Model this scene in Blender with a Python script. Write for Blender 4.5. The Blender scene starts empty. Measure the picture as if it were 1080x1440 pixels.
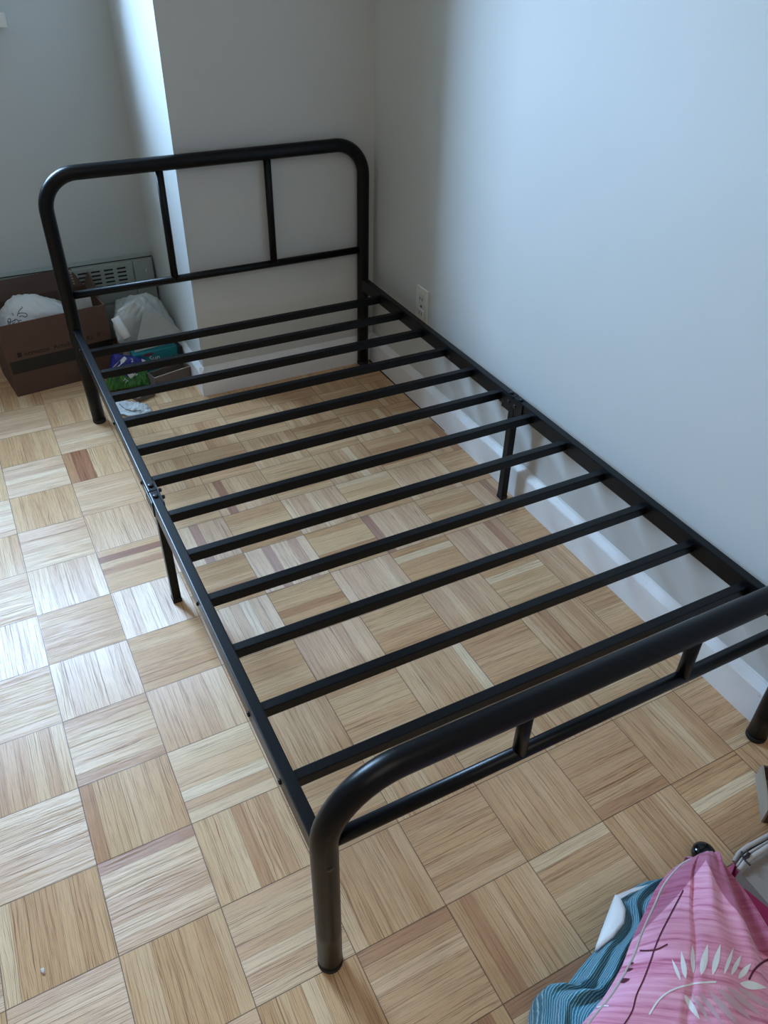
import bpy, bmesh, math, random
from mathutils import Vector, Matrix, noise
random.seed(7)
D = bpy.data
SC = bpy.context.scene
COL = SC.collection
PI = math.pi

# ------------------------------------------------------------ camera
CAM = Vector((-0.1984, -0.5207, 1.3542))
FPX = 1097.79
cd = D.cameras.new('camera'); cam = D.objects.new('camera', cd); COL.objects.link(cam)
cam.location = CAM; cam.rotation_euler = (0.9107, -0.0179, -0.4771)
cd.sensor_fit = 'HORIZONTAL'; cd.sensor_width = 36; cd.lens = FPX * 36 / 1080
cd.clip_start = 0.02
SC.camera = cam
CR = cam.rotation_euler.to_matrix()

def at(u, v, axis, val):
    """point of the place seen at photo pixel (u,v) on the plane axis=val (used to survey positions)"""
    d = CR @ Vector(((u - 540) / FPX, -(v - 720) / FPX, -1))
    i = 'xyz'.index(axis)
    return CAM + d * ((val - CAM[i]) / d[i])

# ------------------------------------------------------------ light and exposure
w = D.worlds.new('overcast_sky'); SC.world = w; w.use_nodes = True
bg = w.node_tree.nodes['Background']
tc = w.node_tree.nodes.new('ShaderNodeTexCoord'); sx = w.node_tree.nodes.new('ShaderNodeSeparateXYZ')
rp = w.node_tree.nodes.new('ShaderNodeValToRGB')
w.node_tree.links.new(tc.outputs['Generated'], sx.inputs[0]); w.node_tree.links.new(sx.outputs[2], rp.inputs[0])
rp.color_ramp.elements[0].position = 0.0; rp.color_ramp.elements[0].color = (0.12, 0.15, 0.17, 1)   # dim ground below the horizon
rp.color_ramp.elements[1].position = 0.06; rp.color_ramp.elements[1].color = (0.47, 0.74, 1.10, 1)  # bright overcast sky
w.node_tree.links.new(rp.outputs[0], bg.inputs[0]); bg.inputs[1].default_value = 60.0
WX0, WX1, WZ0, WZ1 = -0.95, -0.12, 1.083, 2.25      # the window beside the column
FY = 2.47                                           # far wall plane
pl = D.lights.new('window_daylight', 'AREA'); pl.shape = 'RECTANGLE'
pl.size = WX1 - WX0; pl.size_y = WZ1 - WZ0
pl.cycles.is_portal = True
po = D.objects.new('window_daylight', pl); COL.objects.link(po)
po.location = ((WX0 + WX1) / 2, FY + 0.22, (WZ0 + WZ1) / 2); po.rotation_euler = (-PI / 2, 0, 0)
# soft warm fill added overhead for the unseen frontal light behind the camera
ll = D.lights.new('ceiling_fill', 'AREA'); ll.shape = 'DISK'; ll.size = 1.7; ll.energy = 11.5; ll.color = (1, .91, .82)
lo = D.objects.new('ceiling_fill', ll); COL.objects.link(lo); lo.location = (-0.3, -1.3, 2.46)

SC.view_settings.view_transform = 'Standard'
SC.view_settings.look = 'None'
SC.view_settings.exposure = 0.0
SC.view_settings.gamma = 1.0
SC.view_settings.use_curve_mapping = False
SC.cycles.use_denoising = True
SC.cycles.max_bounces = 10
SC.cycles.diffuse_bounces = 7
SC.cycles.caustics_reflective = True
SC.cycles.blur_glossy = 1.0

# ------------------------------------------------------------ node helpers
def lin(c):
    f = lambda x: x / 12.92 if x <= .04045 else ((x + .055) / 1.055) ** 2.4
    return tuple(f(x / 255) for x in c) + (1,)

class NT:
    def __init__(s, name):
        s.m = D.materials.new(name); s.m.use_nodes = True
        s.t = s.m.node_tree; s.b = s.t.nodes['Principled BSDF']
    def n(s, typ, **kw):
        nd = s.t.nodes.new('ShaderNode' + typ)
        for k, v in kw.items():
            if isinstance(v, tuple) and k.startswith('i_'): pass
            setattr(nd, k, v)
        return nd
    def l(s, a, b): s.t.links.new(a, b)
    def val(s, x):
        nd = s.n('Value'); nd.outputs[0].default_value = x; return nd.outputs[0]
    def math(s, op, a, b=None, c=None):
        nd = s.n('Math', operation=op)
        for i, x in enumerate((a, b, c)):
            if x is None: continue
            if hasattr(x, 'links'): s.l(x, nd.inputs[i])
            else: nd.inputs[i].default_value = x
        return nd.outputs[0]
    def xyz(s, x, y, z=0.0):
        nd = s.n('CombineXYZ')
        for i, v in enumerate((x, y, z)):
            if hasattr(v, 'links'): s.l(v, nd.inputs[i])
            else: nd.inputs[i].default_value = v
        return nd.outputs[0]
    def mix(s, f, a, b, mode='MIX'):
        nd = s.n('Mix', data_type='RGBA', blend_type=mode)
        for i, v in ((0, f), (6, a), (7, b)):
            if hasattr(v, 'links'): s.l(v, nd.inputs[i])
            else: nd.inputs[i].default_value = v
        return nd.outputs[2]
    def noise(s, vec, scale, detail=2, rough=.5):
        nd = s.n('TexNoise'); nd.inputs['Scale'].default_value = scale
        nd.inputs['Detail'].default_value = detail; nd.inputs['Roughness'].default_value = rough
        if vec is not None: s.l(vec, nd.inputs['Vector'])
        return nd.outputs['Fac']
    def ramp(s, f, stops):
        nd = s.n('ValToRGB'); el = nd.color_ramp.elements
        while len(el) < len(stops): el.new(.5)
        for e, (p, c) in zip(el, stops): e.position = p; e.color = c
        s.l(f, nd.inputs[0]); return nd.outputs[0]
    def bump(s, h, strength, dist=.001):
        nd = s.n('Bump'); nd.inputs['Strength'].default_value = strength; nd.inputs['Distance'].default_value = dist
        s.l(h, nd.inputs['Height']); s.l(nd.outputs[0], s.b.inputs['Normal'])
    def set(s, **kw):
        for k, v in kw.items():
            k = k.replace('_', ' ')
            if hasattr(v, 'links'): s.l(v, s.b.inputs[k])
            else: s.b.inputs[k].default_value = v
        return s
    def pos(s):
        return s.n('NewGeometry').outputs['Position']
    def obj(s):
        return s.n('TexCoord').outputs['Object']
    def uv(s):
        return s.n('TexCoord').outputs['UV']

def simple(name, rgb, rough=.6, var=.06, scale=30, bump=0., spec=.5, metal=0.):
    k = NT(name); c = lin(rgb)
    f = k.noise(k.obj(), scale, 3)
    a = tuple(x * (1 - var) for x in c[:3]) + (1,); b = tuple(min(1, x * (1 + var)) for x in c[:3]) + (1,)
    k.set(Base_Color=k.mix(f, a, b), Roughness=rough, Metallic=metal)
    k.b.inputs['Specular IOR Level'].default_value = spec
    if bump: k.bump(k.noise(k.obj(), scale * 4, 3), bump)
    return k.m

# ------------------------------------------------------------ materials
def paint(name, rgb, bump=.12):
    k = NT(name)
    p = k.pos(); c = lin(rgb)
    f = k.noise(p, 1.7, 3)
    col = k.mix(f, tuple(x * .95 for x in c[:3]) + (1,), tuple(min(1, x * 1.04) for x in c[:3]) + (1,))
    k.set(Base_Color=col, Roughness=.55)
    k.b.inputs['Specular IOR Level'].default_value = .35
    fine = k.noise(p, 230, 3, .6); lump = k.noise(p, 38, 2)
    v = k.n('TexVoronoi'); v.inputs['Scale'].default_value = 9; k.l(p, v.inputs['Vector'])
    dot = k.math('LESS_THAN', v.outputs['Distance'], .035)
    h = k.math('ADD', k.math('MULTIPLY', fine, .6), k.math('ADD', k.math('MULTIPLY', lump, .8), k.math('MULTIPLY', dot, 1.0)))
    k.bump(h, bump, .002)
    return k.m
M_wall = paint('wall_paint', (201, 203, 200))
M_far = paint('wall_paint_far', (192, 197, 196))
M_hid = paint('wall_paint_taupe', (190, 182, 174))
M_ceil = paint('ceiling_paint', (225, 225, 222))

def trim_mat():
    k = NT('trim_gloss_white'); p = k.pos()
    f = k.noise(p, 14, 4, .6); c1 = lin((242, 243, 243)); c2 = lin((228, 229, 229))
    worn = k.math('GREATER_THAN', k.noise(p, 55, 4, .7), .70)
    col = k.mix(f, c1, c2); col = k.mix(k.math('MULTIPLY', worn, .5), col, lin((150, 145, 138)))
    k.set(Base_Color=col, Roughness=.3); k.bump(k.noise(p, 60, 3), .25, .002)
    return k.m
M_trim = trim_mat()

def parquet():
    k = NT('oak_parquet')
    S = 0.172; PX, PY = 0.0420, -0.0088; NS = 7
    ang = math.radians(.25)
    sp = k.n('SeparateXYZ'); k.l(k.pos(), sp.inputs[0])
    X, Y = sp.outputs[0], sp.outputs[1]
    ca, sa = math.cos(ang), math.sin(ang)
    xr = k.math('SUBTRACT', k.math('MULTIPLY', X, ca), k.math('MULTIPLY', Y, -sa))
    yr = k.math('ADD', k.math('MULTIPLY', X, -sa), k.math('MULTIPLY', Y, ca))
    u = k.math('DIVIDE', k.math('SUBTRACT', xr, PX), S); v = k.math('DIVIDE', k.math('SUBTRACT', yr, PY), S)
    iu = k.math('FLOOR', u); iv = k.math('FLOOR', v)
    fu = k.math('SUBTRACT', u, iu); fv = k.math('SUBTRACT', v, iv)
    par = k.math('FLOORED_MODULO', k.math('ADD', iu, iv), 2.0)          # 1: strips run along x
    inv = k.math('SUBTRACT', 1.0, par)
    along = k.math('ADD', k.math('MULTIPLY', fu, par), k.math('MULTIPLY', fv, inv))
    across = k.math('ADD', k.math('MULTIPLY', fv, par), k.math('MULTIPLY', fu, inv))
    st = k.math('FLOOR', k.math('MULTIPLY', across, NS)); fs = k.math('FRACT', k.math('MULTIPLY', across, NS))
    wn = k.n('TexWhiteNoise', noise_dimensions='3D')
    k.l(k.xyz(k.math('ADD', iu, 51.3), k.math('ADD', iv, 37.7), st), wn.inputs['Vector'])
    rnd = wn.outputs['Value']
    sc = k.n('SeparateColor'); k.l(wn.outputs['Color'], sc.inputs[0]); r2, r3 = sc.outputs[1], sc.outputs[2]
    wb = k.n('TexWhiteNoise', noise_dimensions='2D'); k.l(k.xyz(iu, iv), wb.inputs['Vector'])
    rb = wb.outputs['Value']
    tone = k.math('ADD', k.math('MULTIPLY', rnd, .85), k.math('MULTIPLY', rb, .15))
    base = k.ramp(tone, [(0.0, lin((154, 98, 70))), (.05, lin((178, 125, 88))), (.13, lin((209, 164, 120))), (.5, lin((218, 176, 131))), (.88, lin((227, 190, 147))), (1, lin((242, 219, 182)))])
    # grain: long fine lines running along each strip
    off = k.math('MULTIPLY', rnd, 91.0)
    a_ = k.math('ADD', k.math('MULTIPLY', along, .9), off)
    warp = k.noise(k.xyz(a_, k.math('MULTIPLY', across, 7), r2), 1.5, 2)
    wpa = k.math('MULTIPLY', k.math('MULTIPLY', k.math('SUBTRACT', warp, .5), .075), r3)
    c_ = k.math('MULTIPLY', k.math('ADD', across, wpa), k.math('ADD', 84.0, k.math('MULTIPLY', r2, 60.0)))
    g1 = k.noise(k.xyz(k.math('MULTIPLY', a_, 1.0), c_, off), 1.0, 3, .7)
    g2 = k.noise(k.xyz(k.math('MULTIPLY', a_, 4.0), k.math('MULTIPLY', c_, 1.9), off), 1.0, 2, .6)
    grain = k.ramp(g1, [(.37, (0, 0, 0, 1)), (.42, (.55, .55, .55, 1)), (.47, (1, 1, 1, 1))])
    pores = k.ramp(g2, [(.30, (0, 0, 0, 1)), (.48, (1, 1, 1, 1))])
    gs = k.math('ADD', .60, k.math('MULTIPLY', r3, .45))
    dark = k.mix(1.0, base, (.40, .29, .20, 1), 'MULTIPLY')
    col = k.mix(k.math('MULTIPLY', k.math('SUBTRACT', 1.0, grain), gs), base, dark)
    col = k.mix(k.math('MULTIPLY', k.math('SUBTRACT', 1.0, pores), .55), col, dark)
    # joints
    e1 = k.math('MINIMUM', fs, k.math('SUBTRACT', 1.0, fs))
    j1 = k.math('LESS_THAN', e1, .014)
    e2 = k.math('MINIMUM', along, k.math('SUBTRACT', 1.0, along)); e3 = k.math('MINIMUM', across, k.math('SUBTRACT', 1.0, across))
    j2 = k.math('LESS_THAN', k.math('MINIMUM', e2, e3), .0048)
    jj = k.math('MAXIMUM', k.math('MULTIPLY', j1, .5), k.math('MULTIPLY', j2, .8))
    col = k.mix(jj, col, lin((70, 46, 30)))
    k.l(col, k.b.inputs['Base Color'])
    rg = k.math('ADD', .36, k.math('MULTIPLY', k.math('SUBTRACT', 1.0, grain), .10))
    rg = k.math('ADD', rg, k.math('MULTIPLY', k.noise(k.pos(), 5, 3), .10))
    k.l(rg, k.b.inputs['Roughness'])
    k.b.inputs['Specular IOR Level'].default_value = .72
    k.b.inputs['Anisotropic'].default_value = .82
    tg = k.xyz(inv, par, 0.0)        # brushed grain: the sheen spreads across the grain of each strip
    k.l(tg, k.b.inputs['Tangent'])
    h = k.math('ADD', k.math('MULTIPLY', grain, .45), k.math('MULTIPLY', pores, .25))
    h = k.math('SUBTRACT', h, k.math('MULTIPLY', jj, 1.2))
    h = k.math('ADD', h, k.math('MULTIPLY', k.noise(k.pos(), 150, 3), .5))
    h = k.math('ADD', h, k.math('MULTIPLY', rnd, .25))
    k.bump(h, .5, .0007)
    return k.m
M_floor = parquet()

def black_metal():
    k = NT('black_powder_coat')
    k.set(Base_Color=(.002, .0024, .0034, 1), Roughness=.34)
    k.b.inputs['Specular IOR Level'].default_value = .25
    k.bump(k.noise(k.obj(), 900, 2), .10, .0004)
    return k.m
M_black = black_metal()
M_bolt = simple('bolt_black_steel', (22, 22, 24), .32, .1, 40)
M_rubber = simple('black_rubber', (16, 16, 17), .7, .1, 60)
M_glossblack = simple('glossy_black_plastic', (12, 12, 14), .12, .1, 40)
M_heater = simple('heater_enamel', (150, 160, 155), .45, .05, 12)
M_dark = simple('dark_void', (18, 18, 18), .9)
M_plastic = simple('white_plastic', (214, 214, 208), .4, .03, 20)
M_card = simple('brown_cardboard', (92, 68, 57), .85, .10, 22, .1)
M_card_in = simple('brown_cardboard_inside', (84, 68, 60), .9, .10, 22, .1)
M_tape = simple('black_tape', (20, 19, 18), .4, .15, 14)
M_ink = simple('dark_ink', (26, 20, 18), .8)
M_white_ink = simple('white_ink', (214, 222, 226), .8)
M_paper = simple('white_paper', (206, 206, 202), .8, .06, 25)
M_grey = simple('grey_paperboard', (176, 178, 174), .8, .05, 18)
M_teal = simple('teal_print', (14, 116, 124), .5, .15, 16)
M_black_print = simple('black_print', (22, 26, 28), .6)
M_red_print = simple('crimson_print', (92, 30, 48), .6, .3, 40)
M_browngrey = simple('grey_brown_cardboard', (104, 92, 84), .9, .08, 20)
M_edge = simple('cut_card_edge', (168, 156, 140), .9)
M_knob = simple('satin_black', (10, 10, 11), .2)
M_scrap = simple('scrap_paper', (216, 206, 200), .8)

def plastic_bag_mat(name, rgb, trans=.35, rough=.32):
    k = NT(name); f = k.noise(k.obj(), 16, 4, .6)
    c = lin(rgb)
    k.set(Base_Color=k.mix(f, tuple(x * .86 for x in c[:3]) + (1,), c), Roughness=rough)
    k.b.inputs['Subsurface Weight'].default_value = 0.0
    k.bump(k.noise(k.obj(), 60, 4, .6), .6, .004)
    tr = k.n('BsdfTranslucent'); k.l(k.b.inputs['Base Color'].links[0].from_socket, tr.inputs[0])
    mx = k.n('MixShader'); mx.inputs[0].default_value = trans
    out = k.t.nodes['Material Output']
    k.l(k.b.outputs[0], mx.inputs[1]); k.l(tr.outputs[0], mx.inputs[2]); k.l(mx.outputs[0], out.inputs[0])
    return k.m
M_bag = plastic_bag_mat('white_plastic_bag', (232, 236, 236), .25)
M_film = plastic_bag_mat('thin_plastic_film', (222, 228, 226), .2, .25)

def pack_mat():
    """blue film with a green lower band"""
    k = NT('printed_film_blue_green')
    sp = k.n('SeparateXYZ'); k.l(k.uv(), sp.inputs[0])
    u, v = sp.outputs[0], sp.outputs[1]
    n = k.noise(k.obj(), 40, 3)
    edge = k.math('ADD', v, k.math('MULTIPLY', k.math('ABSOLUTE', k.math('SUBTRACT', u, .48)), .55))
    isg = k.math('GREATER_THAN', edge, .70)
    green = k.ramp(k.noise(k.xyz(k.math('MULTIPLY', u, 26), k.math('MULTIPLY', v, 5)), 1, 3),
                   [(.3, lin((16, 54, 30))), (.5, lin((44, 104, 40))), (.75, lin((96, 160, 62)))])
    blue = k.mix(n, lin((18, 24, 98)), lin((36, 44, 140)))
    k.set(Base_Color=k.mix(isg, blue, green), Roughness=.35)
    k.bump(k.noise(k.obj(), 50, 3), .5, .003)
    return k.m
M_pack = pack_mat()

def pink_mat():
    k = NT('pink_printed_cotton')
    sp = k.n('SeparateXYZ'); k.l(k.uv(), sp.inputs[0]); s, t = sp.outputs[0], sp.outputs[1]
    st = k.noise(k.xyz(k.math('MULTIPLY', k.math('SUBTRACT', s, k.math('MULTIPLY', t, .22)), 46), k.math('MULTIPLY', t, 1.6), 3.1), 1, 4, .65)
    stripe = k.ramp(st, [(.34, lin((188, 98, 130))), (.45, lin((226, 154, 182))), (.6, lin((240, 180, 206))), (.75, lin((248, 202, 222)))])
    weave = k.noise(k.obj(), 600, 2)
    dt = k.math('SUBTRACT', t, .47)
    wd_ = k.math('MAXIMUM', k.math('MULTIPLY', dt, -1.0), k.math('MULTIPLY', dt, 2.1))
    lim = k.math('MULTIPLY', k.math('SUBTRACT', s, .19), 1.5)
    shade = k.ramp(k.math('ADD', .5, k.math('MULTIPLY', k.math('SUBTRACT', wd_, lim), 8.0)), [(.45, (0, 0, 0, 1)), (.6, (1, 1, 1, 1))])
    shade = k.math('MULTIPLY', shade, k.math('LESS_THAN', s, .80))
    stripe = k.mix(k.math('MULTIPLY', shade, .85), stripe, k.mix(1.0, stripe, (.46, .22, .31, 1), 'MULTIPLY'))   # shadow around the tip and flank, painted into the cloth as deeper rose
    k.set(Base_Color=k.mix(k.math('MULTIPLY', weave, .2), stripe, lin((214, 130, 162))), Roughness=.85)
    k.b.inputs['Sheen Weight'].default_value = .25
    k.b.inputs['Specular IOR Level'].default_value = .2
    k.bump(k.math('ADD', k.math('MULTIPLY', weave, .5), k.math('MULTIPLY', k.noise(k.obj(), 34, 3), .9)), .35, .004)
    return k.m
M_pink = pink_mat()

def teal_stripe_mat():
    k = NT('teal_striped_cotton')
    sp = k.n('SeparateXYZ'); k.l(k.uv(), sp.inputs[0]); s, t = sp.outputs[0], sp.outputs[1]
    wob = k.noise(k.xyz(k.math('MULTIPLY', s, 9), k.math('MULTIPLY', t, 5)), 1, 3)
    wob2 = k.noise(k.xyz(k.math('MULTIPLY', s, 60), k.math('MULTIPLY', t, 12)), 1, 2)
    ph = k.math('ADD', k.math('MULTIPLY', t, 30.0), k.math('ADD', k.math('MULTIPLY', wob, 2.2), k.math('MULTIPLY', wob2, .5)))
    fr = k.math('FRACT', ph)
    col = k.ramp(fr, [(0, lin((40, 104, 128))), (.52, lin((66, 132, 154))), (.72, lin((176, 216, 224))), (.92, lin((44, 108, 132)))])
    k.set(Base_Color=col, Roughness=.85); k.b.inputs['Specular IOR Level'].default_value = .2
    k.b.inputs['Sheen Weight'].default_value = .2
    k.bump(k.math('ADD', fr, k.noise(k.obj(), 60, 3)), .6, .0035)
    return k.m
M_tealcloth = teal_stripe_mat()
M_lining = simple('white_lining_cotton', (234, 238, 240), .85, .05, 50, .15, .2)
M_crimson = simple('crimson_cotton', (136, 34, 66), .85, .18, 30, .2, .2)
M_crimson_light = simple('rose_piping_cotton', (186, 96, 122), .85, .1, 30, .2, .2)
M_taupe = simple('taupe_cotton', (142, 134, 126), .85, .10, 26, .3, .2)
M_binding = simple('pale_binding_cotton', (190, 184, 180), .85, .06, 40, .2, .2)
M_darktaupe = simple('dark_taupe_cotton', (70, 60, 60), .85, .1, 40, .2, .2)
M_maroon = simple('maroon_thread_print', (84, 20, 46), .85, .1)

# ------------------------------------------------------------ object helpers
def link(name, me, mat=None, parent=None, smooth=False):
    o = D.objects.new(name, me); COL.objects.link(o)
    if mat is not None:
        for m in (mat if isinstance(mat, (list, tuple)) else [mat]): me.materials.append(m)
    if smooth:
        for p in me.polygons: p.use_smooth = True
    if parent: o.parent = parent
    return o
def bm_obj(name, bm, mat, parent=None, smooth=False):
    bmesh.ops.recalc_face_normals(bm, faces=bm.faces)
    me = D.meshes.new(name); bm.to_mesh(me); bm.free()
    return link(name, me, mat, parent, smooth)
def tag(o, label, cat, group=None):
    o['label'] = label; o['category'] = cat
    if group: o['group'] = group
    return o
def thing(name, label, cat, loc=(0, 0, 0), rz=0, group=None):
    o = D.objects.new(name, None); COL.objects.link(o); o.location = loc; o.rotation_euler = (0, 0, rz)
    return tag(o, label, cat, group)
def struct(o):
    o['kind'] = 'structure'; return o
def box(bm, x0, x1, y0, y1, z0, z1, bev=0, mat=None, mi=0):
    c = Vector(((x0 + x1) / 2, (y0 + y1) / 2, (z0 + z1) / 2))
    M = Matrix.Translation(c) @ Matrix.Diagonal((abs(x1 - x0), abs(y1 - y0), abs(z1 - z0), 1))
    if mat is not None: M = mat @ M
    r = bmesh.ops.create_cube(bm, size=1, matrix=M)
    vs = r['verts']
    fs = set(f for v in vs for f in v.link_faces)
    for f in fs: f.material_index = mi
    if bev:
        es = list(set(e for v in vs for e in v.link_edges))
        bmesh.ops.bevel(bm, geom=es, offset=bev, segments=2, affect='EDGES', profile=.6)
def boxo(name, dims, mat, parent=None, bev=0, M=None):
    bm = bmesh.new(); box(bm, *dims, bev=bev, mat=M); return bm_obj(name, bm, mat, parent)
def tube_bm(bm, pts, r, seg=28, caps=True):
    pts = [Vector(p) for p in pts]; n = len(pts)
    rr = r if isinstance(r, (list, tuple)) else [r] * n
    rings = []; prev = None
    for i, p in enumerate(pts):
        t = (pts[min(i + 1, n - 1)] - pts[max(i - 1, 0)]).normalized()
        if prev is None:
            a = Vector((0, 0, 1)) if abs(t.z) < .9 else Vector((1, 0, 0))
            nrm = (a - t * a.dot(t)).normalized()
        else:
            nrm = (prev - t * prev.dot(t)).normalized()
        prev = nrm; b = t.cross(nrm)
        rings.append([bm.verts.new(p + (nrm * math.cos(2 * PI * k / seg) + b * math.sin(2 * PI * k / seg)) * rr[i]) for k in range(seg)])
    for a, b in zip(rings, rings[1:]):
        for k in range(seg):
            bm.faces.new((a[k], a[(k + 1) % seg], b[(k + 1) % seg], b[k]))
    if caps:
        bm.faces.new(rings[0][::-1]); bm.faces.new(rings[-1])
def tubeo(name, pts, r, mat, parent=None, seg=28):
    bm = bmesh.new(); tube_bm(bm, pts, r, seg); o = bm_obj(name, bm, mat, parent)
    for p in o.data.polygons: p.use_smooth = len(p.vertices) == 4
    return o
def text_obj(name, s, size, mat, M, parent=None, depth=.0004, sx=1.0):
    c = D.curves.new(name, 'FONT'); c.body = s; c.size = size; c.extrude = depth; c.resolution_u = 2
    t = D.objects.new('tmp_text', c); COL.objects.link(t)
    bpy.context.view_layer.update()
    me = D.meshes.new_from_object(t.evaluated_get(bpy.context.evaluated_depsgraph_get()))
    D.objects.remove(t); me.materials.clear()
    me.transform(M @ Matrix.Diagonal((sx, 1, 1, 1))); me.name = name
    return link(name, me, mat, parent)

# ------------------------------------------------------------ the room
RX = 1.006                    # right wall at y=0, runs very slightly outwards
def rx(y): return RX + .008 * y
YB = 1.883                    # front face of the column
XC = 0.376                    # side face of the column
LX, BY, CZ = -2.7, -3.2, 2.5
boxo_ = lambda n, d, m: struct(boxo(n, d, m))
boxo_('floor', (LX - .2, 1.3, BY - .2, FY + .4, -.1, 0), M_floor)
boxo_('ceiling', (LX - .2, 1.3, BY - .2, FY + .4, CZ, CZ + .1), M_ceil)
bm = bmesh.new()
v = [bm.verts.new(p) for p in [(rx(BY), BY, 0), (rx(YB + .2), YB + .2, 0), (1.3, YB + .2, 0), (1.3, BY, 0),
                               (rx(BY), BY, CZ), (rx(YB + .2), YB + .2, CZ), (1.3, YB + .2, CZ), (1.3, BY, CZ)]]
for q in ((0, 1, 2, 3), (4, 7, 6, 5), (0, 4, 5, 1), (1, 5, 6, 2), (2, 6, 7, 3), (3, 7, 4, 0)): bm.faces.new([v[i] for i in q])
struct(bm_obj('wall_right', bm, M_wall))
boxo_('wall_column', (XC, 1.3, YB, FY + .4, 0, CZ), M_wall)
# far wall around the window opening
bm = bmesh.new(); T = .24
box(bm, LX, WX0, FY, FY + T, 0, CZ); box(bm, WX1, XC, FY, FY + T, 0, CZ)
box(bm, WX0, WX1, FY, FY + T, 0, WZ0); box(bm, WX0, WX1, FY, FY + T, WZ1, CZ)
struct(bm_obj('wall_far', bm, M_far))
boxo_('wall_left', (LX - .1, LX, BY, FY + .2, 0, CZ), M_hid)
boxo_('wall_back', (LX, 1.3, BY - .1, BY, 0, CZ), M_hid)
bm = bmesh.new(); f = .045
for d in ((WX0, WX0 + f, WZ0, WZ1), (WX1 - f, WX1, WZ0, WZ1), (WX0, WX1, WZ0, WZ0 + f), (WX0, WX1, WZ1 - f, WZ1)):
    box(bm, d[0], d[1], FY + .17, FY + .21, d[2], d[3])
WIN = struct(bm_obj('window_1', bm, M_trim))
WS = boxo('window_sill', (WX0 - .035, .063, FY - .034, FY + .19, 1.045, 1.083), M_plastic, WIN, .003)

# baseboards: profile (out, up) swept along the wall
def baseboard(name, a, b, out, t, h, lip):
    a, b, out = Vector(a), Vector(b), Vector(out)
    prof = [(0, 0), (t, 0), (t, h - .022), (t - .002, h - .018), (lip, h - .004), (lip * .6, h), (0, h)]
    bm = bmesh.new(); N = 60; rows = []
    for i in range(N + 1):
        p = a.lerp(b, i / N); wob = .0009 * noise.noise(p * 6)
        rows.append([bm.verts.new(p + out * (o + (wob if o > 0 else 0)) + Vector((0, 0, z))) for o, z in prof])
    for r, s in zip(rows, rows[1:]):
        for k in range(len(prof) - 1): bm.faces.new((r[k], r[k + 1], s[k + 1], s[k]))
    bm.faces.new(rows[0]); bm.faces.new(rows[-1][::-1])
    return struct(bm_obj(name, bm, M_trim))
baseboard('baseboard_right', (rx(BY), BY, 0), (rx(YB), YB, 0), (-1, 0, 0), .017, .108, .004)
baseboard('baseboard_column_front', (rx(YB) - .001, YB, 0), (XC - .014, YB, 0), (0, -1, 0), .012, .105, .003)
baseboard('baseboard_column_side', (XC, YB - .012, 0), (XC, FY - .07, 0), (-1, 0, 0), .014, .105, .003)

bm = bmesh.new()
box(bm, rx(YB) - .0215, rx(YB) - .014, BY, YB, 0, .003)
struct(bm_obj('baseboard_gap_line', bm, M_dark))  # dark strip standing in for the shaded gap between baseboard and floor
# electric baseboard heater under the window
HT = thing('baseboard_heater', 'grey enamelled baseboard heater with slotted grille along the far wall', 'heater', (0, FY, 0))
HF = FY - .062
HX1 = XC - .006; HPX = 0.296
bm = bmesh.new()
box(bm, -2.0, HX1, -.054, -.001, .02, .312, .003)
bm_obj('heater_body', bm, M_heater, HT)
bm = bmesh.new(); box(bm, -2.0, HPX - .003, -.063, -.054, .165, .306, .002)
fp = bm_obj('front_cover', bm, M_heater, HT)
bm = bmesh.new(); box(bm, HPX + .001, HX1 - .004, -.064, -.054, .02, .307, .002)
bm_obj('end_panel', bm, M_heater, HT)
boxo('lower_cover', (-2.0, HPX - .003, -.060, -.054, .03, .155), M_heater, HT, .002)
boxo('panel_latch', (.338, .341, -.066, -.064, .262, .274), M_plastic, HT)
boxo('gap_shadow_strip', (-2.0, HX1, -.0545, -.050, .3125, .3145), M_dark, HT)  # dark strip standing in for the shadow line along the cover top
gx = HPX - .030
for c in range(5):
    bm = bmesh.new()
    for r_ in range(6):
        z = .292 - r_ * .0145
        box(bm, gx - .030 - c * .046, gx + .002 - c * .046, -.0636, -.0628, z - .006, z)
    bm_obj('grille_slots', bm, M_dark, HT)

# wall outlet on the right wall
OY, OZ = 1.523, .347
OT = thing('wall_outlet', 'white duplex wall outlet low on the right wall near the corner', 'outlet', (rx(OY), OY, OZ))
boxo('cover_plate', (-.006, 0, -.036, .036, -.060, .060), M_plastic, OT, .003)
for s in (-1, 1):
    f = boxo('socket', (-.0078, -.006, -.016, .016, s * .024 - .015, s * .024 + .015), M_plastic, OT, .002)
    boxo('slots', (-.0082, -.0076, -.008, -.0055, s * .024 - .004, s * .024 + .006), M_ink, f)
    boxo('slots', (-.0082, -.0076, .0055, .008, s * .024 - .004, s * .024 + .006), M_ink, f)
boxo('plate_screw', (-.0078, -.006, -.003, .003, -.003, .003), M_bolt, OT)

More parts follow.
